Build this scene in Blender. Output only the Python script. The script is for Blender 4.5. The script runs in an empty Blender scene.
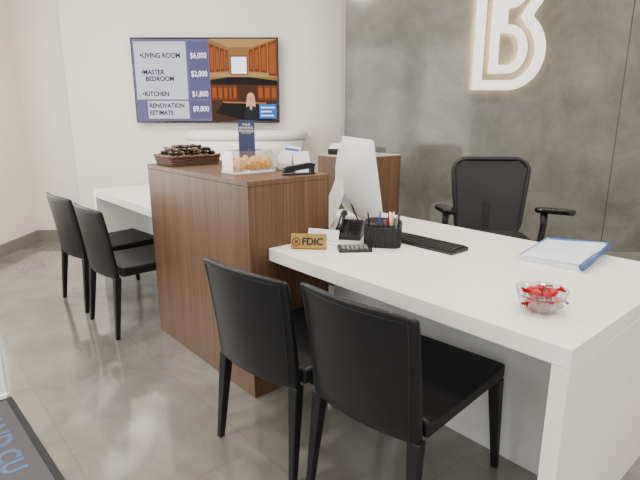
import bpy, bmesh, math, random
from mathutils import Vector, Matrix
random.seed(7)
PI=math.pi
C=bpy.context.scene.collection
# ---------------------------------------------------------------- materials
def mat(name,col,rough=.5,metal=0,col2=None,scale=(8,8,8),bump=0,emit=0,spec=.5,nscale=1.0,detail=4,coat=0,alpha=1,trans=0,ior=1.45,contrast=(.3,.7),emit_col=None,sheen=0):
    m=bpy.data.materials.new(name); m.use_nodes=True
    N=m.node_tree.nodes; L=m.node_tree.links
    b=N['Principled BSDF']
    b.inputs['Roughness'].default_value=rough; b.inputs['Metallic'].default_value=metal
    b.inputs['Specular IOR Level'].default_value=spec; b.inputs['IOR'].default_value=ior
    b.inputs['Coat Weight'].default_value=coat; b.inputs['Alpha'].default_value=alpha
    b.inputs['Transmission Weight'].default_value=trans
    if col2 is None: col2=tuple(c*.93 for c in col)
    tc=N.new('ShaderNodeTexCoord'); mp=N.new('ShaderNodeMapping'); mp.inputs['Scale'].default_value=scale
    L.new(tc.outputs['Object'],mp.inputs['Vector'])
    n=N.new('ShaderNodeTexNoise'); n.inputs['Scale'].default_value=nscale; n.inputs['Detail'].default_value=detail
    L.new(mp.outputs['Vector'],n.inputs['Vector'])
    r=N.new('ShaderNodeValToRGB'); r.color_ramp.elements[0].position=contrast[0]; r.color_ramp.elements[1].position=contrast[1]
    r.color_ramp.elements[0].color=(*col2,1); r.color_ramp.elements[1].color=(*col,1)
    L.new(n.outputs['Fac'],r.inputs['Fac']); L.new(r.outputs['Color'],b.inputs['Base Color'])
    if bump:
        bp=N.new('ShaderNodeBump'); bp.inputs['Strength'].default_value=bump; bp.inputs['Distance'].default_value=.002
        L.new(n.outputs['Fac'],bp.inputs['Height']); L.new(bp.outputs['Normal'],b.inputs['Normal'])
    if emit:
        b.inputs['Emission Strength'].default_value=emit
        if emit_col: b.inputs['Emission Color'].default_value=(*emit_col,1)
        else: L.new(r.outputs['Color'],b.inputs['Emission Color'])
    return m
M={}
M['white_wall']=mat('white_wall',(.84,.77,.69),.8,col2=(.82,.75,.67))
M['tv_wall']=mat('tv_wall_paint',(.77,.725,.665),.8,col2=(.75,.705,.645))
M['ceiling']=mat('ceiling_paint',(.85,.82,.78),.9)
M['base']=mat('baseboard_grey',(.20,.19,.17),.5)
M['quartz']=mat('white_quartz',(.86,.83,.775),.22,col2=(.82,.79,.735),nscale=4,spec=.5)
M['panel']=mat('panel_white',(.58,.585,.59),.5)
M['cabtop']=mat('rear_cabinet_top',(.40,.36,.31),.4)
M['leather']=mat('charcoal_leather',(.0065,.0065,.0075),.42,col2=(.0045,.0045,.0052),nscale=60,bump=.25,scale=(3,3,3),spec=.36)
M['seam']=mat('seam_thread',(.02,.02,.022),.6)
M['black']=mat('black_plastic',(.007,.007,.008),.4)
M['blackgloss']=mat('black_gloss',(.004,.004,.005),.15)
M['darkmetal']=mat('dark_metal',(.018,.018,.02),.35,metal=.4)
M['whiteplastic']=mat('white_plastic',(.80,.79,.77),.35)
M['silver']=mat('silver_white_shell',(.70,.70,.69),.35)
M['greyplastic']=mat('grey_plastic',(.2,.2,.21),.4)
M['wicker']=mat('brown_wicker',(.16,.07,.036),.5,col2=(.03,.012,.007),nscale=30)
M['choc']=mat('chocolate_wrap',(.045,.018,.010),.14,col2=(.010,.005,.004),nscale=30,bump=.5)
M['chocw']=mat('speckled_wrap',(.35,.26,.19),.16,col2=(.04,.018,.011),nscale=30,contrast=(.52,.60),bump=.5)
M['bread']=mat('golden_pastry',(.82,.48,.15),.55,col2=(.50,.20,.04),nscale=12)
M['redcandy']=mat('red_wrapper',(.55,.008,.010),.26,col2=(.30,.004,.006),nscale=30,bump=1.0)
M['darkcandy']=mat('dark_candy_wrapper',(.02,.006,.008),.25,col2=(.45,.30,.30),nscale=40,contrast=(.44,.5))
M['navy']=mat('navy_card',(.012,.022,.085),.4)
M['blue']=mat('blue_print',(.03,.10,.34),.4)
M['spine']=mat('blue_grey_spine',(.05,.10,.24),.35)
M['paper']=mat('white_paper',(.82,.82,.83),.7)
M['cover']=mat('cover_sheet_paper',(.68,.73,.80),.25,col2=(.60,.66,.76),nscale=3)
M['gold']=mat('gold_plaque',(.36,.22,.055),.35,metal=.5,col2=(.28,.165,.035),nscale=3)
M['ink']=mat('black_ink',(.010,.010,.010),.5)
M['wink']=mat('white_ink',(.85,.85,.85),.5)
M['yellow']=mat('yellow_print',(.75,.5,.05),.5)
M['carpet']=mat('mat_carpet',(.110,.102,.112),.95,col2=(.058,.054,.062),nscale=120,bump=.8)
M['rubber']=mat('mat_rubber',(.010,.010,.011),.7)
M['matink']=mat('mat_letters',(.10,.145,.26),.95,col2=(.07,.11,.205),nscale=120)
M['seatfab']=mat('office_fabric',(.010,.010,.011),.85,nscale=80,bump=.4)
M['lettersignface']=mat('letter_face',(.85,.82,.75),.4,emit=.62,emit_col=(1,.96,.89))
M['letterglow']=mat('letter_glow',(.9,.8,.6),.4,emit=9,emit_col=(1,.76,.46))
M['light']=mat('lamp_emitter',(1,1,1),.5,emit=14,emit_col=(1,.94,.85))
M['winframe']=mat('window_frame_paint',(.8,.8,.79),.5)
def clear(name,tint=(1,1,1),amt=.85,rough=.05,edge=.7):
    m=bpy.data.materials.new(name); m.use_nodes=True; N=m.node_tree.nodes; L=m.node_tree.links
    N.remove(N['Principled BSDF']); o=N['Material Output']
    t=N.new('ShaderNodeBsdfTransparent'); t.inputs['Color'].default_value=(*tint,1)
    g=N.new('ShaderNodeBsdfGlossy'); g.inputs['Roughness'].default_value=rough
    lw=N.new('ShaderNodeLayerWeight'); lw.inputs['Blend'].default_value=.35
    mr=N.new('ShaderNodeMapRange'); mr.inputs['To Min'].default_value=1-amt; mr.inputs['To Max'].default_value=edge
    L.new(lw.outputs['Facing'],mr.inputs['Value'])
    mx=N.new('ShaderNodeMixShader'); L.new(mr.outputs['Result'],mx.inputs[0]); L.new(t.outputs[0],mx.inputs[1]); L.new(g.outputs[0],mx.inputs[2])
    L.new(mx.outputs[0],o.inputs['Surface']); return m
M['glass']=clear('clear_glass',(.90,.93,.92),.92,edge=.55)
M['acrylic']=clear('clear_acrylic',(.96,.97,.98),.94,.05,.60)
M['glassedge']=mat('glass_edge',(.55,.66,.62),.2)
def meshfab(name,lo,hi,sc=60):
    m=bpy.data.materials.new(name); m.use_nodes=True; N=m.node_tree.nodes; L=m.node_tree.links
    b=N['Principled BSDF']; b.inputs['Base Color'].default_value=(.007,.007,.008,1); b.inputs['Roughness'].default_value=.7
    tc=N.new('ShaderNodeTexCoord'); w=N.new('ShaderNodeTexWave'); w.bands_direction='Z'; w.inputs['Scale'].default_value=sc
    L.new(tc.outputs['Object'],w.inputs['Vector'])
    mr=N.new('ShaderNodeMapRange'); mr.inputs['To Min'].default_value=lo; mr.inputs['To Max'].default_value=hi
    L.new(w.outputs['Fac'],mr.inputs['Value']); L.new(mr.outputs['Result'],b.inputs['Alpha']); return m
M['mesh']=meshfab('mesh_fabric',.86,.98)
M['wiremesh']=meshfab('wire_mesh_black',.76,.98,150)
def wood():
    m=bpy.data.materials.new('walnut_veneer'); m.use_nodes=True; N=m.node_tree.nodes; L=m.node_tree.links
    b=N['Principled BSDF']; b.inputs['Roughness'].default_value=.42; b.inputs['Specular IOR Level'].default_value=.35
    tc=N.new('ShaderNodeTexCoord'); mp=N.new('ShaderNodeMapping'); mp.inputs['Scale'].default_value=(140,140,1.4)
    L.new(tc.outputs['Object'],mp.inputs['Vector'])
    n=N.new('ShaderNodeTexNoise'); n.inputs['Scale'].default_value=1; n.inputs['Detail'].default_value=6; n.inputs['Distortion'].default_value=.4
    L.new(mp.outputs['Vector'],n.inputs['Vector'])
    mp2=N.new('ShaderNodeMapping'); mp2.inputs['Scale'].default_value=(14,14,.3); L.new(tc.outputs['Object'],mp2.inputs['Vector'])
    n2=N.new('ShaderNodeTexNoise'); n2.inputs['Scale'].default_value=1; n2.inputs['Detail'].default_value=3; L.new(mp2.outputs['Vector'],n2.inputs['Vector'])
    mx=N.new('ShaderNodeMath'); mx.operation='MULTIPLY_ADD'; mx.inputs[1].default_value=.68
    m2=N.new('ShaderNodeMath'); m2.operation='MULTIPLY'; m2.inputs[1].default_value=.32; L.new(n2.outputs['Fac'],m2.inputs[0])
    L.new(n.outputs['Fac'],mx.inputs[0]); L.new(m2.outputs[0],mx.inputs[2])
    r=N.new('ShaderNodeValToRGB'); e=r.color_ramp.elements; e[0].position=.33; e[0].color=(.055,.025,.0115,1); e[1].position=.69; e[1].color=(.165,.083,.041,1)
    L.new(mx.outputs[0],r.inputs['Fac']); L.new(r.outputs['Color'],b.inputs['Base Color']); return m
M['wood']=wood()
def floor_mat():
    m=bpy.data.materials.new('polished_floor_tile'); m.use_nodes=True; N=m.node_tree.nodes; L=m.node_tree.links
    b=N['Principled BSDF']; b.inputs['Specular IOR Level'].default_value=1.0; b.inputs['IOR'].default_value=1.6
    tc=N.new('ShaderNodeTexCoord'); mp=N.new('ShaderNodeMapping'); mp.inputs['Rotation'].default_value=(0,0,math.radians(49)); mp.inputs['Location'].default_value=(.35,.2,0)
    L.new(tc.outputs['Object'],mp.inputs['Vector'])
    n=N.new('ShaderNodeTexNoise'); n.inputs['Scale'].default_value=2.3; n.inputs['Detail'].default_value=10; n.inputs['Distortion'].default_value=1.0; n.inputs['Roughness'].default_value=.62
    L.new(mp.outputs['Vector'],n.inputs['Vector'])
    r=N.new('ShaderNodeValToRGB'); e=r.color_ramp.elements; e[0].position=.30; e[0].color=(.136,.128,.113,1); e[1].position=.72; e[1].color=(.240,.228,.206,1)
    L.new(n.outputs['Fac'],r.inputs['Fac'])
    rr_=N.new('ShaderNodeMapRange'); rr_.inputs['To Min'].default_value=.04; rr_.inputs['To Max'].default_value=.13; L.new(n.outputs['Fac'],rr_.inputs['Value']); L.new(rr_.outputs['Result'],b.inputs['Roughness'])
    bk=N.new('ShaderNodeTexBrick'); bk.inputs['Scale'].default_value=1; bk.inputs['Brick Width'].default_value=1.2; bk.inputs['Row Height'].default_value=.6
    bk.inputs['Mortar Size'].default_value=.0020; bk.inputs['Mortar Smooth'].default_value=.2; bk.inputs['Color1'].default_value=(1,1,1,1); bk.inputs['Color2'].default_value=(.94,.94,.94,1); bk.inputs['Mortar'].default_value=(.74,.74,.74,1)
    L.new(mp.outputs['Vector'],bk.inputs['Vector'])
    mx=N.new('ShaderNodeMix'); mx.data_type='RGBA'; mx.blend_type='MULTIPLY'; mx.inputs[0].default_value=1
    L.new(r.outputs['Color'],mx.inputs[6]); L.new(bk.outputs['Color'],mx.inputs[7]); L.new(mx.outputs[2],b.inputs['Base Color'])
    return m
M['floor']=floor_mat()
def stone():
    m=bpy.data.materials.new('grey_stone_wall'); m.use_nodes=True; N=m.node_tree.nodes; L=m.node_tree.links
    b=N['Principled BSDF']; b.inputs['Roughness'].default_value=.10; b.inputs['Specular IOR Level'].default_value=.6
    tc=N.new('ShaderNodeTexCoord')
    n=N.new('ShaderNodeTexNoise'); n.inputs['Scale'].default_value=2.3; n.inputs['Detail'].default_value=11; n.inputs['Distortion'].default_value=.5; n.inputs['Roughness'].default_value=.70
    L.new(tc.outputs['Object'],n.inputs['Vector'])
    r=N.new('ShaderNodeValToRGB'); e=r.color_ramp.elements; e[0].position=.30; e[0].color=(.080,.080,.067,1); e[1].position=.70; e[1].color=(.172,.170,.148,1)
    L.new(n.outputs['Fac'],r.inputs['Fac'])
    sx=N.new('ShaderNodeSeparateXYZ'); L.new(tc.outputs['Object'],sx.inputs[0])
    a=N.new('ShaderNodeMath'); a.operation='SUBTRACT'; a.inputs[1].default_value=2.61; L.new(sx.outputs['X'],a.inputs[0])
    ab=N.new('ShaderNodeMath'); ab.operation='ABSOLUTE'; L.new(a.outputs[0],ab.inputs[0])
    lt=N.new('ShaderNodeMath'); lt.operation='LESS_THAN'; lt.inputs[1].default_value=.005; L.new(ab.outputs[0],lt.inputs[0])
    m3=N.new('ShaderNodeMix'); m3.data_type='RGBA'; m3.inputs[7].default_value=(.04,.04,.036,1); L.new(lt.outputs[0],m3.inputs[0]); L.new(r.outputs['Color'],m3.inputs[6])
    L.new(m3.outputs[2],b.inputs['Base Color']); return m
M['stone']=stone()
def emis(name,col,s=1.0):
    return mat(name,(0.004,.004,.004),.5,emit=s,emit_col=col,spec=.12)
# ---------------------------------------------------------------- mesh builder
class MB:
    def __init__(s): s.bm=bmesh.new(); s.mi=0
    def faces(s,vs,fs,smooth=False):
        v=[s.bm.verts.new(p) for p in vs]
        for f in fs:
            try:
                q=s.bm.faces.new([v[i] for i in f]); q.material_index=s.mi; q.smooth=smooth
            except ValueError: pass
        return s
    def hexa(s,b,t):
        return s.faces(list(b)+list(t),[(3,2,1,0),(4,5,6,7),(0,1,5,4),(1,2,6,5),(2,3,7,6),(3,0,4,7)])
    def box(s,x0,x1,y0,y1,z0,z1):
        return s.hexa([(x0,y0,z0),(x1,y0,z0),(x1,y1,z0),(x0,y1,z0)],[(x0,y0,z1),(x1,y0,z1),(x1,y1,z1),(x0,y1,z1)])
    def taper(s,c0,s0,c1,s1):
        def r(c,d): return [(c[0]-d[0]/2,c[1]-d[1]/2,c[2]),(c[0]+d[0]/2,c[1]-d[1]/2,c[2]),(c[0]+d[0]/2,c[1]+d[1]/2,c[2]),(c[0]-d[0]/2,c[1]+d[1]/2,c[2])]
        return s.hexa(r(c0,s0),r(c1,s1))
    def lathe(s,prof,n=24,c=(0,0),smooth=True,sx=1,sy=1):
        vs=[];fs=[]
        for (r,z) in prof:
            for i in range(n):
                a=2*PI*i/n; vs.append((c[0]+r*sx*math.cos(a),c[1]+r*sy*math.sin(a),z))
        for j in range(len(prof)-1):
            for i in range(n):
                k=(i+1)%n; fs.append((j*n+i,j*n+k,(j+1)*n+k,(j+1)*n+i))
        if prof[0][0]>1e-6: fs.append(tuple(range(n-1,-1,-1)))
        if prof[-1][0]>1e-6: fs.append(tuple((len(prof)-1)*n+i for i in range(n)))
        return s.faces(vs,fs,smooth)
    def shell(s,prof,n=24,c=(0,0),sx=1,sy=1):
        vs=[];fs=[]
        for (r,z) in prof:
            for i in range(n):
                a=2*PI*i/n; vs.append((c[0]+r*sx*math.cos(a),c[1]+r*sy*math.sin(a),z))
        m=len(prof)
        for j in range(m-1):
            for i in range(n):
                k=(i+1)%n; fs.append((j*n+i,j*n+k,(j+1)*n+k,(j+1)*n+i))
        return s.faces(vs,fs,True)
    def tube(s,pts,r,n=8,closed=False):
        P=[Vector(p) for p in pts]; m=len(P); vs=[];fs=[]
        rs=r if isinstance(r,(list,tuple)) else [r]*m
        up=Vector((0,0,1)); prev=None
        for i in range(m):
            if closed: t=P[(i+1)%m]-P[i-1]
            else: t=P[min(i+1,m-1)]-P[max(i-1,0)]
            t.normalize()
            a=prev if prev is not None else (up if abs(t.z)<.9 else Vector((1,0,0)))
            a=(a-t*a.dot(t)); 
            if a.length<1e-5: a=t.orthogonal()
            a.normalize(); prev=a; b=t.cross(a)
            for k in range(n):
                th=2*PI*k/n; vs.append(tuple(P[i]+(a*math.cos(th)+b*math.sin(th))*rs[i]))
        rng=m if closed else m-1
        for i in range(rng):
            j=(i+1)%m
            for k in range(n):
                l=(k+1)%n; fs.append((i*n+k,i*n+l,j*n+l,j*n+k))
        if not closed: fs.append(tuple(range(n-1,-1,-1))); fs.append(tuple((m-1)*n+k for k in range(n)))
        return s.faces(vs,fs,True)
    def prism(s,poly,z0,z1,axis='z'):
        n=len(poly)
        f=(lambda p,h:(p[0],p[1],h)) if axis=='z' else (lambda p,h:(p[0],h,p[1])) if axis=='y' else (lambda p,h:(h,p[0],p[1]))
        vs=[f(p,z0) for p in poly]+[f(p,z1) for p in poly]
        fs=[tuple(range(n-1,-1,-1)),tuple(range(n,2*n))]+[(i,(i+1)%n,n+(i+1)%n,n+i) for i in range(n)]
        return s.faces(vs,fs)
    def loft(s,rings,smooth=False):
        n=len(rings[0]); vs=[p for r in rings for p in r]; m=len(rings)
        fs=[tuple(range(n-1,-1,-1)),tuple((m-1)*n+i for i in range(n))]
        for j in range(m-1): fs+=[(j*n+i,j*n+(i+1)%n,(j+1)*n+(i+1)%n,(j+1)*n+i) for i in range(n)]
        return s.faces(vs,fs,smooth)
    def blob(s,c,r,n=12,m=8,jit=0,smooth=True):
        vs=[];fs=[]
        for j in range(m+1):
            ph=PI*j/m
            for i in range(n):
                a=2*PI*i/n; q=1+random.uniform(-jit,jit) if 0<j<m else 1
                vs.append((c[0]+r[0]*math.sin(ph)*math.cos(a)*q,c[1]+r[1]*math.sin(ph)*math.sin(a)*q,c[2]+r[2]*math.cos(ph)*q))
        for j in range(m):
            for i in range(n):
                k=(i+1)%n; fs.append((j*n+i,(j+1)*n+i,(j+1)*n+k,j*n+k))
        return s.faces(vs,fs,smooth)
    def quad(s,x0,x1,z0,z1,y): return s.faces([(x0,y,z0),(x1,y,z0),(x1,y,z1),(x0,y,z1)],[(0,1,2,3)])
    def build(s,name,mats,parent=None,bevel=0,seg=2,rot=None):
        bmesh.ops.remove_doubles(s.bm,verts=s.bm.verts,dist=1e-6)
        bmesh.ops.recalc_face_normals(s.bm,faces=s.bm.faces)
        me=bpy.data.meshes.new(name); s.bm.to_mesh(me); s.bm.free()
        for m in (mats if isinstance(mats,list) else [mats]): me.materials.append(m)
        o=bpy.data.objects.new(name,me); C.objects.link(o)
        if parent: o.parent=parent
        if rot: o.rotation_euler=rot
        if bevel:
            md=o.modifiers.new('bevel','BEVEL'); md.width=bevel; md.segments=seg; md.limit_method='ANGLE'; md.angle_limit=math.radians(40)
        return o
def thing(name,label,cat,loc=(0,0,0),rz=0,group=None):
    o=bpy.data.objects.new(name,None); C.objects.link(o); o.location=loc; o.rotation_euler=(0,0,rz); o.empty_display_size=.1
    return tag(o,label,cat,group)
def tag(o,label,cat,group=None):
    o['label']=label; o['category']=cat
    if group: o['group']=group
    return o
def struct(o): o['kind']='structure'; return o
def dup(root,loc,rz,label=None):
    r=root.copy(); C.objects.link(r); r.location=loc; r.rotation_euler=(0,0,rz)
    if label: r['label']=label
    for ch in list(root.children):
        c=ch.copy(); C.objects.link(c); c.parent=r
        for g in ch.children:
            d=g.copy(); C.objects.link(d); d.parent=c
    return r
def text(name,body,size,loc,m,parent=None,rot=(PI/2,0,0),align='CENTER',ext=.0008,bold=0,sx=1,sp=1):
    cu=bpy.data.curves.new(name+'_src','FONT'); cu.body=body; cu.size=size; cu.align_x=align; cu.align_y='CENTER'; cu.extrude=ext; cu.offset=bold; cu.space_character=sp
    t=bpy.data.objects.new(name+'_src',cu); C.objects.link(t)
    bpy.context.view_layer.update(); dg=bpy.context.evaluated_depsgraph_get()
    me=bpy.data.meshes.new_from_object(t.evaluated_get(dg)); C.objects.unlink(t); bpy.data.objects.remove(t)
    me.materials.clear(); me.materials.append(m)
    o=bpy.data.objects.new(name,me); C.objects.link(o); o.location=loc; o.rotation_euler=rot; o.scale=(sx,1,1)
    if parent: o.parent=parent
    return o
# desk frame: origin at the counter's near corner, turned from the room axes
RZ=math.radians(-49); OX,OY=-.32,2.205; CX,SX=math.cos(RZ),math.sin(RZ)
def D(x,y,z=0): return (OX+x*CX-y*SX, OY+x*SX+y*CX, z)
# ---------------------------------------------------------------- setting
H=3.1
struct(MB().box(-3.3,5,-3.2,5.8,-.1,0).build('floor',M['floor']))
struct(MB().box(-3.3,5,-3.2,5.8,H,H+.1).build('ceiling',M['ceiling']))
w=MB(); X0,X1=-3.3,-3.14
w.box(X0,X1,-3.2,.2,0,H); w.box(X0,X1,4.6,5.8,0,H); w.box(X0,X1,.2,4.6,0,.44); w.box(X0,X1,.2,4.6,2.7,H)
struct(w.build('wall_left',M['white_wall']))
struct(MB().box(-3.14,-2.57,5.42,5.6,0,H).box(-2.57,.214,5.3,5.6,0,H).build('wall_back',M['tv_wall']))
struct(MB().box(.214,5,4.5,5.6,0,H).build('wall_feature',M['stone']))
struct(MB().box(4.8,5,-3.2,4.5,0,H).build('wall_right',M['white_wall']))
struct(MB().box(-3.14,-3.125,-3.2,5.42,0,.12).build('baseboard_left',M['base']))
struct(MB().box(-3.125,-2.57,5.405,5.42,0,.12).box(-2.585,-2.57,5.285,5.405,0,.12).box(-2.57,.214,5.285,5.3,0,.12).build('baseboard_back',M['base']))
struct(MB().box(.214,4.8,4.485,4.5,0,.12).build('baseboard_feature',M['base']))
wf=MB()
for y in (.2,1.0,2.0,3.0,3.9,4.54): wf.box(-3.26,-3.17,y,y+.06,.44,2.7)
wf.box(-3.26,-3.17,.2,4.6,.44,.50).box(-3.26,-3.17,.2,4.6,2.64,2.7)
wn=struct(wf.build('window_1',M['winframe']))
MB().box(-3.225,-3.215,.22,4.58,.46,2.68).build('pane',M['glass'],wn)
MB().box(-3.2,-3.13,.2,4.6,.425,.44).build('sill',M['winframe'],wn)
# ---------------------------------------------------------------- reception counter
BD=.485; BL=1.10
t=thing('service_counter','tall walnut service counter block between the two white desks','counter',D(0,0),RZ)
MB().box(-BL,0,0,BD,0,1.045).build('body',M['wood'],t,.002)
MB().box(-BL-.002,.002,-.002,BD+.002,1.046,1.07).build('counter_top',M['wood'],t,.002)
# right desk
DL=1.395; iy=BD+.006
t=thing('white_desk','white desk with a slab end panel, candy bowl and keyboard on it','desk',D(0,0),RZ)
MB().prism([(.004,.1),(DL,.1),(DL,1.17),(-.5,1.17),(-.5,iy),(.004,iy)],.69,.75).build('desk_top',M['quartz'],t,.003)
MB().box(DL-.05,DL,.1,1.17,0,.6895).build('end_panel',M['quartz'],t,.002)
MB().box(.004,DL-.0505,.52,.54,0,.6895).build('modesty_panel',M['panel'],t,.002)
t=thing('white_desk','white desk at the far left end of the wooden counter','desk',D(0,0),RZ)
MB().prism([(-2.55,.1),(-BL-.004,.1),(-BL-.004,iy),(-.505,iy),(-.505,.9),(-2.55,.9)],.69,.75).build('desk_top',M['quartz'],t,.003)
MB().box(-2.55,-2.49,.1,.9,0,.6895).build('end_panel',M['quartz'],t,.002)
MB().box(-2.489,-BL-.004,.52,.54,0,.6895).build('modesty_panel',M['panel'],t,.002)
# rear counter
t=thing('rear_counter','low walnut cabinet block with pale top standing behind the monitor','counter',D(0,0),RZ)
MB().box(-1.17,-.74,1.42,1.92,0,1.045).build('body',M['wood'],t,.002)
MB().box(-1.17,-.738,1.418,1.922,1.046,1.055).build('counter_top',M['cabtop'],t,.002)
# curved white counter under tv
t=thing('curved_counter','white curved counter standing under the television','counter',(-.75,5.28,0))
def bow(w,d,z,n=28): return [(-w*math.cos(PI*i/n),-d*math.sin(PI*i/n)**.7,z) for i in range(n+1)]
MB().loft([bow(.50,.32,0),bow(.52,.34,.8),bow(.56,.37,.98),bow(.595,.40,1.11)],True).build('body',M['quartz'],t)
MB().loft([bow(.595,.40,1.1105),bow(.61,.415,1.14),bow(.612,.417,1.17),bow(.595,.40,1.20),bow(.56,.37,1.215)],True).build('counter_top',M['whiteplastic'],t)
# ---------------------------------------------------------------- visitor chairs
LEAN=lambda v:.045*v+.018*v*v
def back_mesh():
    b=MB(); nu,nv=14,10; th=.032
    def P(u,v,sd):
        w=.225-.012*(1-v); x=(2*u-1)*w; z=.385+.438*v-.010*(2*u-1)**4*(v>.95)
        y=-.262-LEAN(v)-.034*(1-(2*u-1)**2)+(sd*th/2)*(1-.35*v)
        return (x,y,z)
    vs=[];fs=[]
    for sd in (-1,1):
        for j in range(nv+1):
            for i in range(nu+1): vs.append(P(i/nu,j/nv,sd))
    S=(nu+1)*(nv+1); id=lambda i,j,s:s*S+j*(nu+1)+i
    for j in range(nv):
        for i in range(nu):
            fs.append((id(i,j,0),id(i+1,j,0),id(i+1,j+1,0),id(i,j+1,0))); fs.append((id(i,j,1),id(i,j+1,1),id(i+1,j+1,1),id(i+1,j,1)))
    for i in range(nu):
        fs.append((id(i,0,0),id(i,0,1),id(i+1,0,1),id(i+1,0,0))); fs.append((id(i,nv,0),id(i+1,nv,0),id(i+1,nv,1),id(i,nv,1)))
    for j in range(nv):
        fs.append((id(0,j,0),id(0,j+1,0),id(0,j+1,1),id(0,j,1))); fs.append((id(nu,j,0),id(nu,j,1),id(nu,j+1,1),id(nu,j+1,0)))
    return b.faces(vs,fs,True)
def chair(label,loc,rz):
    t=thing('visitor_chair',label,'chair',loc,rz,'visitor chairs')
    t.scale=(1.04,1.03,1)
    back_mesh().build('backrest',M['leather'],t,.010,3)
    s=MB(); n=10; prof=[]
    for k in range(n+1):
        y=-.24+.515*k/n; prof.append((y,.452-.006*math.sin(PI*k/n)))
    s.prism([(-.24,.392),(.275,.392)]+prof[::-1],-.222,.222,'x'); s.build('seat',M['leather'],t,.012,3)
    for x in (-1,1):
        MB().taper((x*.213,-.300,0),(.023,.026),(x*.197,-.262,.392),(.044,.040)).build('leg',M['leather'],t,.004)
        MB().taper((x*.215,.274,0),(.023,.026),(x*.199,.250,.391),(.044,.044)).build('leg',M['leather'],t,.004)
    sm=MB()
    pts=[(x,-.262-LEAN(v)-.034*(1-(x/.224)**2)-.0165*(1-.35*v)-.0005,.385+.438*v) for (x,v) in [(-.190,.0),(-.192,.25),(-.196,.5),(-.199,.75),(-.2,.945),(-.15,.945),(-.1,.945),(-.05,.945),(0,.945),(.05,.945),(.1,.945),(.15,.945),(.2,.945),(.199,.75),(.196,.5),(.192,.25),(.190,.0)]]
    sm.tube(pts,.0010,5); sm.build('stitching',M['seam'],t)
    return t
c3=chair('black leather chair beside the near corner of the wooden counter',D(.333,.055),RZ+math.radians(7))
r=lambda a:RZ+math.radians(a)
dup(c3,D(.835,.145),r(4.5),'nearest black leather chair, at the desk below the candy bowl')
dup(c3,D(-1.350,.03),r(2),'black leather chair touching the far side of the wooden counter, at the left desk')
dup(c3,D(-1.945,.015),r(4),'farthest black leather chair, at the outer end of the left desk')
# ---------------------------------------------------------------- office chair
def rr(w,h,r_,cx,cz,n=6):
    p=[]
    for (sx,sz,a0) in ((1,1,0),(-1,1,90),(-1,-1,180),(1,-1,270)):
        for k in range(n+1):
            a=math.radians(a0+90*k/n); p.append((cx+sx*(w/2-r_)+r_*math.cos(a),cz+sz*(h/2-r_)+r_*math.sin(a)))
    return p
t=thing('office_chair','black mesh-backed office chair with armrests behind the desk','chair',(1.215,3.42,0),math.radians(-6))
mb=MB()
def bend(x,z): return .20+.10*(z-.55)-.35*x*x
def wsc(z): return 1-.17*max(0,(.88-z)/.36)
out=rr(.53,.54,.085,0,.775)
out=[(x*wsc(z),z+.010*(1-(x/.265)**2)*(z>.9)) for x,z in out]
mb.tube([(x,bend(x,z),z) for x,z in out],.016,8,closed=True)
mb.build('back_frame',M['black'],t)
mf=MB(); G=16; vs=[];fs=[]
for j in range(G+1):
    for i in range(G+1):
        u=i/G*2-1; v=j/G*2-1
        x=u*math.sqrt(1-.19*v*v*u*u)*.262; z=.775+v*math.sqrt(1-.19*u*u*v*v)*.268
        x*=wsc(z); vs.append((x,bend(x,z),z+.010*(1-u*u)*max(0,v)))
for j in range(G):
    for i in range(G): fs.append((j*(G+1)+i,j*(G+1)+i+1,(j+1)*(G+1)+i+1,(j+1)*(G+1)+i))
mf.faces(vs,fs,True); mf.build('mesh_back',M['mesh'],t)
MB().tube([(0,.12,.44),(0,.25,.46),(0,.28,.6),(0,.275,.72)],[.03,.03,.03,.03],10).build('back_support',M['black'],t)
MB().prism(rr(.50,.48,.09,0,-.02),.45,.53).build('seat',M['seatfab'],t,.02,3)
MB().lathe([(.03,.12),(.03,.36),(.06,.38),(.09,.44),(.09,.448)],16).build('gas_column',M['darkmetal'],t)
for k in range(5):
    a=2*PI*k/5+.3; c,s_=math.cos(a),math.sin(a)
    lg=MB().tube([(0.02*c,.02*s_,.12),(.2*c,.2*s_,.095),(.31*c,.31*s_,.075)],[.028,.02,.014],8).build('base_arm',M['black'],t)
    MB().tube([(.31*c-.02*s_,.31*s_+.02*c,.03),(.31*c+.02*s_,.31*s_-.02*c,.03)],.03,14).build('caster',M['black'],lg)
for x in (-1,1):
    ar=MB().tube([(x*.24,0,.46),(x*.30,.0,.47),(x*.325,0,.52),(x*.335,0,.62),(x*.33,0,.70)],[.018,.020,.022,.022,.026],10).build('arm_post',M['black'],t)
    p=MB().prism(rr(.10,.26,.05,0,0),-.016,.016).build('arm_pad',M['blackgloss'],ar,.010,3)
    p.location=(x*.34+(.05 if x>0 else -.0),-.03,.722); p.rotation_euler=(0,0,math.radians(66 if x>0 else 12))
# ---------------------------------------------------------------- television
S_W,S_H=1.45,.815
t=thing('television','wall-mounted flat television showing a renovation price list and a kitchen','television',(-1.135,5.215,1.28))
MB().box(-.725,.725,0,.035,0,S_H).build('housing',M['blackgloss'],t,.004)
MB().box(-.3,.3,.035,.084,.15,.65).build('wall_mount',M['darkmetal'],t)
K=1.25
sc=[emis('scr_violet',(.17,.15,.30),K),emis('scr_white',(.78,.78,.88),K),emis('scr_bluegrey',(.12,.11,.25),K),emis('scr_orange',(.38,.085,.014),K),
 emis('scr_rust',(.20,.042,.007),K),emis('scr_dark',(.006,.003,.002),K),emis('scr_window',(.70,.92,1.0),2.4),emis('scr_tan',(.34,.155,.048),K),emis('scr_blond',(.85,.55,.24),K),emis('scr_skin',(.75,.38,.25),K),emis('scr_blue',(.01,.18,.75),K),emis('scr_brown',(.065,.022,.008),K),emis('scr_jacket',(.015,.016,.025),K),emis('scr_light',(.50,.27,.10),K)]
p=MB()
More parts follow.
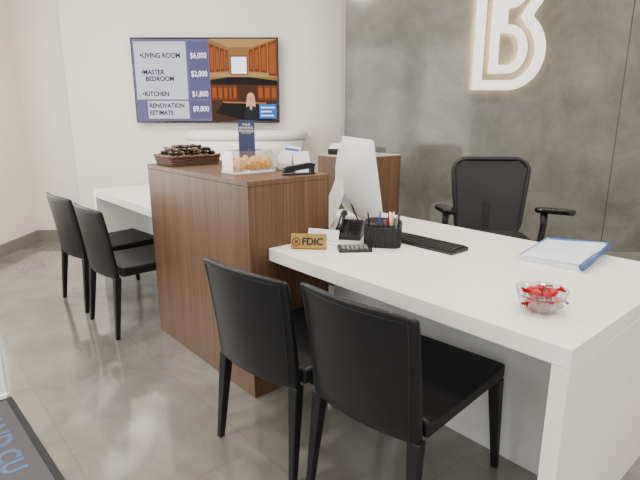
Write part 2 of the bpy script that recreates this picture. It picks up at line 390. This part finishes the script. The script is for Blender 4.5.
def q(mi,x0,x1,z0,z1,d): p.mi=mi; p.quad(-.71+1.42*x0,-.71+1.42*x1,.02+.78*z0,.02+.78*z1,-.001-.0004*d)
def poly(mi,pts,d): p.mi=mi; p.faces([(-.71+1.42*a,-.001-.0004*d,.02+.78*b) for a,b in pts],[tuple(range(len(pts)))])
q(0,0,.53,0,1,0); q(1,.01,.37,.27,.97,1); q(2,.385,.525,.27,.97,1); q(1,.08,.37,.03,.25,1); q(2,.385,.525,.03,.25,1)
q(7,.53,1,0,1,0); poly(13,[(.53,1),(1,1),(.82,.90),(.66,.90)],1)
for a,b,za,zb,lo in ((.53,.565,.95,.925,.60),(.57,.602,.92,.90,.605),(.607,.635,.895,.88,.61),(.64,.662,.875,.865,.615)):
    poly(4,[(a,lo),(b,lo+.005),(b,zb),(a,za)],3); poly(3,[(a+.006,lo+.03),(b-.006,lo+.033),(b-.006,zb-.035),(a+.006,za-.035)],4)
for a,b,za,zb,lo in ((.805,.835,.865,.885,.615),(.84,.878,.89,.915,.61),(.885,.93,.92,.95,.60),(.94,1,.955,.99,.56)):
    poly(4,[(a,lo),(b,lo-.008),(b,zb),(a,za)],3); poly(3,[(a+.007,lo+.03),(b-.007,lo+.025),(b-.007,zb-.035),(a+.007,za-.035)],4)
q(4,.675,.795,.57,.80,2); q(6,.682,.788,.585,.785,3)
q(13,.53,1,.545,.60,1); poly(5,[(.53,.46),(1,.44),(1,.50),(.80,.545),(.66,.545),(.53,.51)],3)
q(11,.53,1,.0,.47,2)
for x0,x1 in ((.535,.575),(.58,.615),(.62,.65),(.655,.68),(.685,.715),(.86,.90),(.905,.95),(.955,.995)): q(4,x0,x1,.26,.44,4); q(3,x0+.006,x1-.006,.29,.41,4.5)
poly(5,[(.56,.10),(.78,.0),(.97,.0),(.93,.22),(.62,.24)],5.4); poly(7,[(.62,.225),(.92,.21),(.92,.232),(.61,.247)],6)
def ell(mi,cx,cz,rx,rz,d,n=16): poly(mi,[(cx+rx*math.cos(2*PI*k/n),cz+rz*math.sin(2*PI*k/n)) for k in range(n)],d)
FX=.81
ell(8,FX,.285,.028,.070,7); poly(8,[(FX-.034,.16),(FX-.028,.285),(FX+.028,.285),(FX+.034,.16),(FX+.02,.14),(FX-.02,.14)],7.1); ell(9,FX,.275,.015,.045,9)
poly(12,[(FX-.050,.0),(FX-.047,.12),(FX-.032,.175),(FX-.012,.195),(FX+.0,.10),(FX+.012,.195),(FX+.032,.175),(FX+.047,.12),(FX+.048,.0)],8)
poly(9,[(FX-.012,.22),(FX+.012,.22),(FX+.0,.13)],8.6)
for dx in (-.006,.006): ell(5,FX+dx,.285,.0022,.005,10,8)
ell(4,FX,.252,.005,.004,10,8)
q(10,.868,.99,.03,.21,9)
scr=p.build('screen',sc,t)
ti=emis('scr_text_violet',(.030,.012,.085),.8); tw=emis('scr_text_white',(.98,.98,1),1.8)
def stx(s,u,v,sz,m,al='LEFT',sx=1,b=.0020): text('screen_text',s,sz,(-.71+1.42*u,-.006,.02+.78*v),m,scr,align=al,ext=.0003,bold=b,sx=sx)
stx('•LIVING ROOM',.05,.80,.064,ti,sx=.92); stx('•MASTER',.05,.60,.062,ti,sx=.94); stx('BEDROOM',.08,.520,.062,ti,sx=.94); stx('•KITCHEN',.05,.335,.062,ti,sx=.94)
stx('RENOVATION',.09,.19,.060,ti,sx=.92); stx('ESTIMATE',.09,.10,.060,ti,sx=.92)
for s_,v_ in (('$6,000',.80),('$2,000',.58),('$1,800',.335),('$9,800',.15)): stx(s_,.455,v_,.074,tw,'CENTER',.80,.0006)
for k,wd in enumerate((.10,.075,.09)): q2=MB(); q2.quad(-.71+1.42*.88,-.71+1.42*(.88+wd),.02+.78*(.16-.05*k),.02+.78*(.175-.05*k),-.0056); q2.build('caption_line',tw,scr)
# ---------------------------------------------------------------- letter B sign
def arc(cx,cz,rx,rz,a0,a1,n=18): return [(cx+rx*math.cos(math.radians(a0+(a1-a0)*k/n)),cz+rz*math.sin(math.radians(a0+(a1-a0)*k/n))) for k in range(n+1)]
def ribbon(mb,path,w,y0,y1):
    n=len(path); inn=[];ou=[]
    for i in range(n):
        a=Vector(path[i-1]);b=Vector(path[i]);c=Vector(path[(i+1)%n])
        d1=(b-a).normalized(); d2=(c-b).normalized(); n1=Vector((-d1.y,d1.x)); n2=Vector((-d2.y,d2.x))
        m=(n1+n2); m.normalize(); k=1/max(.5,m.dot(n1)); inn.append(b+m*k*w/2); ou.append(b-m*k*w/2)
    vs=[(p.x,y,p.y) for y in (y0,y1) for L_ in (inn,ou) for p in L_]
    fs=[]
    for i in range(n):
        j=(i+1)%n
        fs+= [(i,j,n+j,n+i),(2*n+i,3*n+i,3*n+j,2*n+j),(i,2*n+i,2*n+j,j),(n+i,n+j,3*n+j,3*n+i)]
    mb.faces(vs,fs)
t=thing('letter_sign','large backlit cream double-stroke letter B mounted on the grey wall','sign',(1.285,4.5,1.564))
hb=1.16; mid=.580; WO=.078; WI=.066
outer=[(WO/2,hb-WO/2),(WO/2,WO/2)]+arc(.30,.315,.252,.315-WO/2,-90,50)+[(.415,mid)]+arc(.285,hb-.31,.245,.31-WO/2,-42,90)
inner=[(.168,hb-.168),(.168,.168)]+arc(.285,.325,.122,.157,-90,90)+[(.225,.486),(.225,hb-.486)]+arc(.275,hb-.327,.118,.157,-90,90)
for nm,pth,w_ in (('outer_outline',outer,WO),('inner_outline',inner,WI)):
    b=MB(); ribbon(b,pth,w_,-.085,-.050); o=b.build(nm,M['lettersignface'],t)
    b=MB(); ribbon(b,pth,w_*.82,-.050,-.036); b.build('light_strip',M['letterglow'],o)
for (x,z) in ((.038,.2),(.038,1.0),(.168,.3),(.168,.85),(.55,.32),(.40,.34)): MB().box(x-.008,x+.008,-.038,0,z-.008,z+.008).build('standoff',M['darkmetal'],t)
# ---------------------------------------------------------------- things on the counter
ZT=1.07
TX,TY=-.960,.195
t=thing('wicker_tray','brown woven tray filled with wrapped chocolates on the wooden counter','tray',D(TX,TY,ZT),RZ)
def rrect(w,h,r_,z,n=5,wob=0,ph=0):
    p=rr(w,h,r_,0,0,n); m=len(p)
    P=[Vector((a,b)) for a,b in p]; out=[]
    for i in range(m):
        a,b=P[i],P[(i+1)%m]; L_=(b-a).length; k=max(1,int(L_/.016))
        for s_ in range(k): out.append(a+(b-a)*s_/k)
    res=[]
    for i,v in enumerate(out):
        dn=v.normalized()*wob*(1 if (i+ph)%2 else -1); res.append((v.x+dn.x,v.y+dn.y,z))
    return res
MB().prism(rr(.235,.285,.022,0,0),0,.008).build('tray_base',M['wicker'],t)
b=MB()
for k in range(5): b.tube(rrect(.238+.004*k,.293+.004*k,.025,.007+.0095*k,wob=.0036,ph=k),.0052,6,closed=True)
b.build('woven_side',M['wicker'],t)
b=MB(); R1=rrect(.262,.317,.028,.053)
b.tube([(x,y,z+.003*math.sin(i*1.6)) for i,(x,y,z) in enumerate(R1)],.0075,7,closed=True); b.build('rim',M['wicker'],t)
def candy(name,mats,s=1,tl=.024,jit=.06,flat=False,body=(.014,.010,.008)):
    b=MB(); b.blob((0,0,body[2]*s),tuple(v*s for v in body),10,6,jit,smooth=not flat)
    b.mi=len(mats)-1
    for sg in (-1,1):
        vs=[(sg*(body[0]-.002)*s,0,body[2]*s)]; n=8
        for k in range(n): vs.append((sg*tl*s,(k/(n-1)-.5)*.020*s,body[2]*s+(.004*s if k%2 else -.003*s)))
        b.faces(vs,[(0,i,i+1) for i in range(1,n)])
    return b.build(name,mats)
random.seed(3)
base=[]
for lay,(W_,H_,z) in enumerate(((.22,.27,.042),(.22,.27,.060),(.19,.24,.077),(.11,.16,.090))):
    st_=.036
    nx=max(1,int(W_/st_)); ny=max(1,int(H_/st_))
    for i in range(nx):
        for j in range(ny):
            x=(i-(nx-1)/2)*W_/nx; y=(j-(ny-1)/2)*H_/ny
            if lay==0 and 0<i<nx-1 and 0<j<ny-1: continue
            base.append((x+random.uniform(-.004,.004),y+random.uniform(-.004,.004),z+random.uniform(-.003,.003)))
bd=(.0165,.0135,.0105)
pc=[candy('wrapped_chocolate',[M['choc']],1.15,.0195,.05,False,bd),candy('wrapped_chocolate',[M['chocw']],1.15,.0195,.05,False,bd)]
for i,(x,y,z) in enumerate(base):
    sgm=i%3==1
    if i==0: o=pc[0]
    elif i==1: o=pc[1]
    else: o=pc[1 if sgm else 0].copy(); C.objects.link(o)
    o.location=D(TX+x,TY+y,ZT+z); o.rotation_euler=(random.uniform(-.3,.3),random.uniform(-.3,.3),random.uniform(0,6.28))
    tag(o,'small round chocolate in %s heaped in the brown woven tray'%('a pale speckled wrapper' if sgm else 'a plain dark brown wrapper'),'chocolate','speckled chocolates in the tray' if sgm else 'dark chocolates in the tray')
# pastry box
t=thing('pastry_container','clear plastic container of golden pastries on the wooden counter','container',D(-.335,.225,ZT),RZ)
MB().prism(rr(.160,.260,.035,0,0),0,.010).build('tray_base',M['whiteplastic'],t,.003)
b=MB(); tp=rr(.155,.255,.035,0,0); n=len(tp)
rings=[(1,.011),(.985,.060),(.95,.092),(.86,.112)]
vs=[(x*k,y*(1-(1-k)*.7),z) for k,z in rings for x,y in tp]; fs=[]
for j in range(3): fs+=[(j*n+i,j*n+(i+1)%n,(j+1)*n+(i+1)%n,(j+1)*n+i) for i in range(n)]
fs.append(tuple(3*n+i for i in range(n))); b.faces(vs,fs); b.build('lid',M['acrylic'],t)
MB().tube([(x*1.02,y*1.02,.0135) for x,y in tp],.003,5,closed=True).build('lid_lip',M['acrylic'],t)
def pastry():
    b=MB(); 
    for k in range(5):
        u=(k-2)/2; b.blob((u*.025,-.008*(1-u*u),.038-.010*abs(u)),(.015,.031*(1-.28*abs(u)),.036*(1-.3*abs(u))),12,8,.03)
    return b.build('pastry',M['bread'])
for i,(x,y) in enumerate(((-.036,-.083),(.036,-.083),(-.036,0),(.036,0),(-.036,.083),(.036,.083))):
    if i==0: o=pastry(); p0=o
    else: o=p0.copy(); C.objects.link(o)
    o.location=D(-.335+x,.225+y,ZT+.0105); o.rotation_euler=(0,0,RZ+PI/2)
    tag(o,'golden brown pastry inside the clear plastic container','pastry','pastries in the container')
# rack card sign
t=thing('card_sign','upright navy card sign with white lettering on the wooden counter','sign',D(-.545,.355,ZT),math.radians(4))
MB().box(-.05,.05,-.03,.03,0,.006).build('stand_base',M['acrylic'],t)
MB().box(-.045,.045,-.003,.003,.006,.26).build('card',M['navy'],t)
for z,s in ((.235,'YOUR'),(.218,'BANKING'),(.201,'REWARDS')): text('lettering',s,.017,(0,-.0042,z),M['wink'],t,ext=.0003)
MB().box(-.03,.03,-.0042,-.0032,.188,.191).build('rule',M['yellow'],t)
# brochure holder
hp=D(-.262,.425,ZT); ha=math.radians(-30)
t=thing('brochure_holder','clear holder of fanned leaflets beside the pastry container','holder',hp,ha)
b=MB(); b.box(-.050,.050,-.032,.032,0,.003).box(-.050,.050,-.032,-.029,.003,.04).box(-.050,-.047,-.029,.032,.003,.04).box(.047,.050,-.029,.032,.003,.04)
b.build('rack',M['acrylic'],t)
for k in range(5):
    y=-.025+.010*k; lz=.085+.011*k; sx_=(-.006+.006*k)
    o=MB().hexa([(-.044,y,.004),(.044,y,.004),(.044,y+.002,.004),(-.044,y+.002,.004)],[(-.044+sx_,y+.010+.003*k,lz),(.044+sx_,y+.010+.003*k,lz-.008),(.044+sx_,y+.012+.003*k,lz-.008),(-.044+sx_,y+.012+.003*k,lz)]).build('leaflet',M['blue'] if k==3 else M['paper'])
    o.location=hp; o.rotation_euler=(0,0,ha)
    if k==3: tag(o,'single blue leaflet between the white ones in the clear holder','leaflet')
    else: tag(o,'white leaflet fanned in the clear holder','leaflet','white leaflets in the holder')
t=thing('tent_card','small white tent card with a blue stripe behind the stapler','card',D(-.158,.428,ZT),math.radians(33))
b=MB(); b.prism([(-.03,0),(-.027,0),(0,.095),(.027,0),(.03,0),(.001,.105),(-.001,.105)],-.048,.048,'x'); b.build('folded_card',M['paper'],t)
MB().faces([(-.045,-.0265,.015),(.045,-.0265,.015),(.045,-.0175,.045),(-.045,-.0175,.045)],[(0,1,2,3)]).build('stripe',M['blue'],t)
# stapler
t=thing('stapler','black stapler lying on the right corner of the wooden counter','stapler',D(-.070,.345,ZT),math.radians(24))
MB().prism([(-.085,0),(.085,0),(.085,.008),(-.085,.008)],-.018,.018,'y').build('base_plate',M['black'],t,.003)
MB().prism([(-.08,.022),(-.083,.012),(-.06,.012),(.05,.032),(.082,.036),(.085,.052),(.05,.058),(-.05,.044),(-.08,.034)],-.016,.016,'y').build('arm',M['blackgloss'],t,.004,3)
MB().box(.06,.08,-.014,.014,.008,.036).build('hinge',M['darkmetal'],t)
# ---------------------------------------------------------------- things on the desk
ZD=.75
t=thing('monitor','white desktop monitor seen from behind on the desk beside the counter','monitor',(.268,2.80,ZD),math.atan2(.975,-.225))
# local x runs to the far end of the panel, local y to its back
TLT=(math.radians(-9),0,0)
b=MB(); n=24; rings=[]
for z,k,hw in ((.050,.15,.262),(.062,.40,.274),(.10,.75,.28),(.17,.97,.28),(.24,1,.28),(.34,.88,.28),(.42,.62,.28),(.462,.35,.275),(.480,.18,.268),(.490,.05,.255)):
    rings.append([(-hw,-.004,z)]+[(-hw+2*hw*i/n,.006+.125*k*(1-abs(-1+2*i/n)**2.8),z) for i in range(n+1)]+[(hw,-.004,z)])
b.loft(rings,True); b.build('rear_shell',M['silver'],t,.004,3,rot=TLT)
MB().prism(rr(.566,.444,.022,0,.269),-.009,-.0045,'y').build('bezel',M['whiteplastic'],t,.0015,rot=TLT)
MB().prism(rr(.544,.40,.008,0,.280),-.0105,-.0092,'y').build('screen_panel',M['blackgloss'],t,rot=TLT)
b=MB(); rings=[]
for u in range(9):
    a=u/8; y=.135+.115*a**1.5; z=.30*(1-a)+.012*a; hw=.065+.055*a
    rings.append([(-hw,y,z),(hw,y,z),(hw,y+.026,z+.006*(1-a)),(-hw,y+.026,z+.006*(1-a))])
b.loft(rings,False); b.build('stand_arm',M['whiteplastic'],t,.003)
MB().prism(rr(.28,.28,.04,0,.135),0,.011).build('stand_base',M['whiteplastic'],t,.003)
MB().tube([(-.07,.12,.22),(-.125,.14,.17),(-.15,.12,.10),(-.155,.09,.04),(-.145,.05,.016)],.004,8).build('cable',M['black'],t)
# phone
t=thing('desk_phone','black desk telephone beneath the back of the white monitor','telephone',(.150,2.480,ZD),math.radians(-14))
MB().prism([(-.06,0),(.06,0),(.06,.085),(-.06,.02)],-.065,.065,'x').build('body',M['black'],t,.004)
MB().tube([(-.042,-.060,.050),(-.042,-.040,.068),(-.042,.040,.110),(-.042,.068,.112)],[.020,.014,.014,.020],10).build('handset',M['blackgloss'],t)
b=MB()
for i in range(3):
    for j in range(4): b.box(-.002+.020*i,.012+.020*i,-.042+.022*j,-.028+.022*j,.028+.0118*j,.045+.0121*j)
b.build('keypad',M['darkmetal'],t)
# plaque
t=thing('desk_plaque','gold plaque with black letters FDIC on the white desk','plaque',(-.052,2.255,ZD),math.radians(-6))
MB().prism([(-.012,0),(.03,0),(.03,.006),(-.004,.006)],-.083,.083,'x').build('foot',M['gold'],t)
MB().hexa([(-.083,-.012,.006),(.083,-.012,.006),(.083,-.007,.006),(-.083,-.007,.006)],[(-.083,.004,.072),(.083,.004,.072),(.083,.009,.072),(-.083,.009,.072)]).build('plate',M['gold'],t,.001)
text('lettering','FDIC',.046,(.018,-.0085,.036),M['ink'],t,rot=(PI/2-.237,0,0),bold=.0014)
sl=lambda a,r_:(-.058+r_*math.cos(a),-.0088+r_*math.sin(a)*.237,.036+r_*math.sin(a))
b=MB(); b.tube([sl(k*PI/10,.018) for k in range(20)],.0018,5,closed=True); b.tube([sl(PI/4,.010),sl(PI*5/4,.010)],.0022,5); b.tube([sl(PI*3/4,.010),sl(PI*7/4,.010)],.0022,5); b.build('seal',M['ink'],t)
t=thing('card_holder','white business card holder behind the gold plaque','card holder',(.013,2.365,ZD),math.radians(-22))
MB().box(-.085,.085,-.025,.025,0,.01).build('base',M['paper'],t,.002)
MB().hexa([(-.08,-.006,.0105),(.08,-.006,.0105),(.08,.0,.0105),(-.08,.0,.0105)],[(-.08,.014,.065),(.08,.014,.065),(.08,.02,.065),(-.08,.02,.065)]).build('card_back',M['paper'],t,.001)
# calculator
t=thing('calculator','flat black calculator lying in front of the pen organizer','calculator',(.160,2.240,ZD),math.radians(4))
MB().prism(rr(.155,.105,.012,0,0),0,.014).build('case',M['black'],t,.003)
b=MB()
for i in range(6):
    for j in range(3): b.box(-.062+.021*i,-.047+.021*i,-.04+.02*j,-.026+.02*j,.0145,.018)
b.build('keys',M['greyplastic'],t); MB().box(-.06,.06,.024,.042,.0142,.0155).build('display',M['greyplastic'],t)
# organizer with rounded corners
po=Vector((.298,2.315,ZD)); pa=math.radians(-12)
t=thing('pen_organizer','black wire mesh pen organizer on the desk in front of the monitor','organizer',po,pa)
b=MB(); wr=MB(); pth=rr(.176,.104,.042,0,0,8); n=len(pth)
hz=lambda y:.094+.030*(y+.052)/.104
vs=[(x,y,.004) for x,y in pth]+[(x,y,hz(y)) for x,y in pth]
b.faces(vs,[(i,(i+1)%n,n+(i+1)%n,n+i) for i in range(n)],True)
b.faces([(0,-.052,.004),(0,.052,.004),(0,.052,.108),(0,-.052,.090)],[(0,1,2,3)]); b.faces([(-.088,0,.004),(.088,0,.004),(.088,0,.100),(-.088,0,.100)],[(0,1,2,3)])
wr.tube([(x,y,hz(y)) for x,y in pth],.0032,6,closed=True)
for k,(x,y) in enumerate(pth):
    if k%2==0: wr.tube([(x,y,.004),(x,y,hz(y))],.0013,4)
for k in range(7):
    for s_ in (-1,1): wr.tube([(-.042+.014*k,s_*.052,.004),(-.042+.014*k,s_*.052,hz(s_*.052))],.0013,4)
b.build('mesh_wall',M['wiremesh'],t); wr.build('wire_frame',M['darkmetal'],t); MB().prism(pth,0,.004).build('base',M['black'],t)
ca,sa=math.cos(pa),math.sin(pa)
pens=((-.058,.02,-.016,.01,'black','black pen leaning left','m'),(-.03,.03,.015,.01,'blue','blue pen','m'),(.03,.025,.02,.01,'whiteplastic','white pen leaning right','m'),(.050,.025,-.018,.01,'wink','thick white marker','t'),(.062,.013,.012,.012,'black','thick black marker','t'),(.045,.012,-.005,-.008,'yellow','yellow pencil','m'),(.015,.033,.01,.008,'redcandy','red pen','m'),(.055,-.018,.012,-.01,'greyplastic','grey pen','m'))
for i,(x,y,lx,ly,cm,nm,tk) in enumerate(pens):
    rd=.0042 if tk=='m' else .007
    o=MB().tube([(0,0,0),(lx*.9,ly*.9,.138),(lx,ly,.155)],[rd,rd,rd*.5],8).build('marker' if 'marker' in nm else 'pencil' if 'pencil' in nm else 'pen',M[cm])
    o.location=(po.x+x*ca-y*sa,po.y+x*sa+y*ca,ZD+.0045); tag(o,nm+' standing in the black mesh organizer','pen')
# keyboard
t=thing('keyboard','slim black keyboard on the white desk behind the organizer','keyboard',D(.440,.705,ZD),RZ)
MB().prism([(-.065,.0),(.065,0),(.065,.02),(-.065,.011)],-.205,.205,'x').build('case',M['black'],t,.003)
b=MB()
for j in range(5):
    for i in range(15):
        x=-.196+.0262*i; y=-.056+.023*j; z=.0125+.0016*j; b.box(x,x+.0225,y,y+.019,z,z+.006)
b.build('keys',M['darkmetal'],t,.0015)
# folder
t=thing('document_folder','clear and white document binder with a raised blue spine on the desk','folder',D(.985,.975,ZD),RZ+math.radians(5))
MB().box(-.13,.13,-.165,.165,.0,.004).build('cover',M['cover'],t)
MB().hexa([(-.118,-.158,.0045),(.118,-.158,.0045),(.118,.158,.0045),(-.118,.158,.0045)],[(-.118,-.158,.020),(.118,-.158,.024),(.118,.158,.040),(-.118,.158,.030)]).build('papers',M['paper'],t)
fz=lambda x,y:.0245+(.018+.030*(x+.13)/.26*.5)*(y+.165)/.33+.006*(x+.13)/.26
def topq(b,x0,x1,y0,y1,e,th=0):
    c=[(x0,y0),(x1,y0),(x1,y1),(x0,y1)]
    if th: b.hexa([(x,y,fz(x,y)+e) for x,y in c],[(x,y,fz(x,y)+e+th) for x,y in c])
    else: b.faces([(x,y,fz(x,y)+e) for x,y in c],[(0,1,2,3)])
b=MB(); topq(b,-.13,.13,-.165,.165,-.002,.002); b.build('cover_sheet',M['cover'],t)
b=MB(); topq(b,-.126,.13,.130,.163,.0006);topq(b,-.128,-.120,-.163,.130,.0006); b.build('blue_border',M['blue'],t)
b=MB()
for k in range(7): topq(b,-.08,.03+.04*((k*7)%3)/2,.09-.028*k,.094-.028*k,.0006)
b.build('printed_lines',M['greyplastic'],t)
MB().tube([(.128,-.168,.022),(.128,.168,.044)],.015,10).build('spine',M['spine'],t)
# candy bowl
bc=Vector((.702,1.495,ZD))
t=thing('glass_bowl','small clear glass bowl of red candies near the desk corner','bowl',bc)
MB().shell([(0.0,.0),(.035,.0),(.042,.004),(.062,.022),(.073,.045),(.079,.074),(.0765,.0745),(.070,.046),(.059,.025),(.04,.009),(0,.007)],32).build('bowl',M['glass'],t)
random.seed(11)
pr=candy('wrapped_candy',[M['redcandy']],1.45,.027,.16,True); pd=candy('wrapped_candy',[M['redcandy'],M['darkcandy']],1.45,.027,.16,True)
sp=[(0,0,.010)]+[(.028*math.cos(a),.028*math.sin(a),.013) for a in (0,1.57,3.14,4.71)]+[(.042*math.cos(a+.4),.042*math.sin(a+.4),.034) for a in (0,1.05,2.1,3.14,4.2,5.24)]+[(.0,.0,.030)]+[(.032*math.cos(a),.032*math.sin(a),.054) for a in (0,1.25,2.5,3.77,5.0)]
for i,(x,y,z) in enumerate(sp):
    k=i%3==1; o=(pr if i==0 else pd if i==1 else (pd if k else pr).copy())
    if i>1: C.objects.link(o)
    o.location=(bc.x+x,bc.y+y,bc.z+z); o.rotation_euler=(random.uniform(-.5,.5),random.uniform(-.4,.4),random.uniform(0,6.28))
    tag(o,'crumpled red wrapped candy with %s in the glass bowl'%('dark and pale twisted ends' if k else 'red twisted ends'),'candy','candies with dark ends in the bowl' if k else 'plain red candies in the bowl')
# items on rear counter
t=thing('desk_printer','small black and white desk printer on the rear cabinet','printer',D(-1.06,1.56,1.055),math.radians(-12))
MB().box(-.09,.09,-.07,.07,0,.045).build('body',M['black'],t,.008)
MB().hexa([(-.085,-.06,.046),(.085,-.06,.046),(.085,.06,.046),(-.085,.06,.046)],[(-.08,-.03,.07),(.08,-.03,.07),(.08,.055,.085),(-.08,.055,.085)]).build('lid',M['silver'],t,.006)
# ---------------------------------------------------------------- floor mat and the open glass door beside it
t=thing('floor_mat','dark grey carpet mat with black rubber edge and blue lettering','mat',(-1.527,2.216,0),math.radians(-46.5))
MB().box(0,1.8,-1.2,0,0,.006).build('rubber_edge',M['rubber'],t,.002)
MB().box(.03,1.77,-1.17,-.03,.0062,.011).build('carpet',M['carpet'],t,.002)
text('lettering','AND CU',.118,(.16,-.130,.0116),M['matink'],t,rot=(0,0,0),align='LEFT',ext=.0004,bold=.0035,sp=1.06)
t=thing('glass_door','frameless glass door standing open at the left edge of the mat','door',(-1.555,2.245,0),math.radians(-46.5))
MB().box(-.012,0,-.95,-.0125,.008,2.3).build('pane',M['glass'],t)
MB().box(-.012,0,-.012,0,.008,2.3).build('polished_edge',M['glassedge'],t)
MB().box(-.022,.010,-.93,-.80,0,.09).build('pivot_foot',M['greyplastic'],t,.003)
# ---------------------------------------------------------------- ceiling lights
for i,(x,y) in enumerate(((-1.6,3.6),(.6,3.3),(2.6,3.2),(-1.6,1.2),(.6,1.2),(2.6,1.2))):
    if i==0:
        L0=thing('ceiling_light','round recessed white ceiling downlight','light',(x,y,H),0,'recessed ceiling lights')
        MB().shell([(.07,-.001),(.10,-.001),(.10,-.012),(.09,-.018),(.075,-.012),(.07,-.001)],28).build('trim_ring',M['whiteplastic'],L0)
        MB().lathe([(.069,-.008),(.069,-.002)],28,smooth=False).build('diffuser',M['light'],L0)
    else: dup(L0,(x,y,H),0)
    la=bpy.data.lights.new('lamp','AREA'); la.shape='DISK'; la.size=.35; la.energy=42; la.color=(1,.93,.84)
    lo=bpy.data.objects.new('lamp',la); C.objects.link(lo); lo.location=(x,y,H-.05)
dl=[((x,-3.0,1.6),(math.radians(90),0,0),1.15,2.5,25) for x in (-1.9,-.3,1.3,2.9)]
for y in (.63,1.53,2.53,3.48,4.25): dl.append(((-3.12,y,1.57),(math.radians(90),0,math.radians(-90)),.70 if y<4 else .5,2.1,27 if y<4 else 18))
for loc,rot,sx,sy,e in dl:
    la=bpy.data.lights.new('daylight','AREA'); la.shape='RECTANGLE'; la.size=sx; la.size_y=sy; la.energy=e; la.color=(1,.985,.96)
    lo=bpy.data.objects.new('daylight',la); C.objects.link(lo); lo.location=loc; lo.rotation_euler=rot
# added narrow spotlights behind the camera, made up to lay pale streaks on the floor
for src,dst,ang,e in (((-.95,-2.9,2.0),(-1.10,2.20,0),1.9,3200),((-.60,-2.9,2.0),(-.80,1.85,0),2.2,3600),((-2.0,-2.9,2.2),(-1.95,2.95,0),1.8,2200)):
    la=bpy.data.lights.new('streak_spot','SPOT'); la.spot_size=math.radians(ang); la.spot_blend=.6; la.energy=e; la.shadow_soft_size=.02; la.color=(1,.99,.96)
    lo=bpy.data.objects.new('streak_spot',la); C.objects.link(lo); lo.location=src
    lo.rotation_euler=(Vector(dst)-Vector(src)).to_track_quat('-Z','Y').to_euler()
W=bpy.data.worlds.new('world'); bpy.context.scene.world=W; W.use_nodes=True
W.node_tree.nodes['Background'].inputs[0].default_value=(.97,.98,1,1); W.node_tree.nodes['Background'].inputs[1].default_value=1.2
# ---------------------------------------------------------------- camera
cd=bpy.data.cameras.new('camera'); cam=bpy.data.objects.new('camera',cd); C.objects.link(cam)
cd.sensor_width=36; cd.lens=500/640*36; cd.clip_start=.05
cam.location=(0,0,1.355); cam.rotation_euler=(math.radians(90-14),0,0)
bpy.context.scene.camera=cam
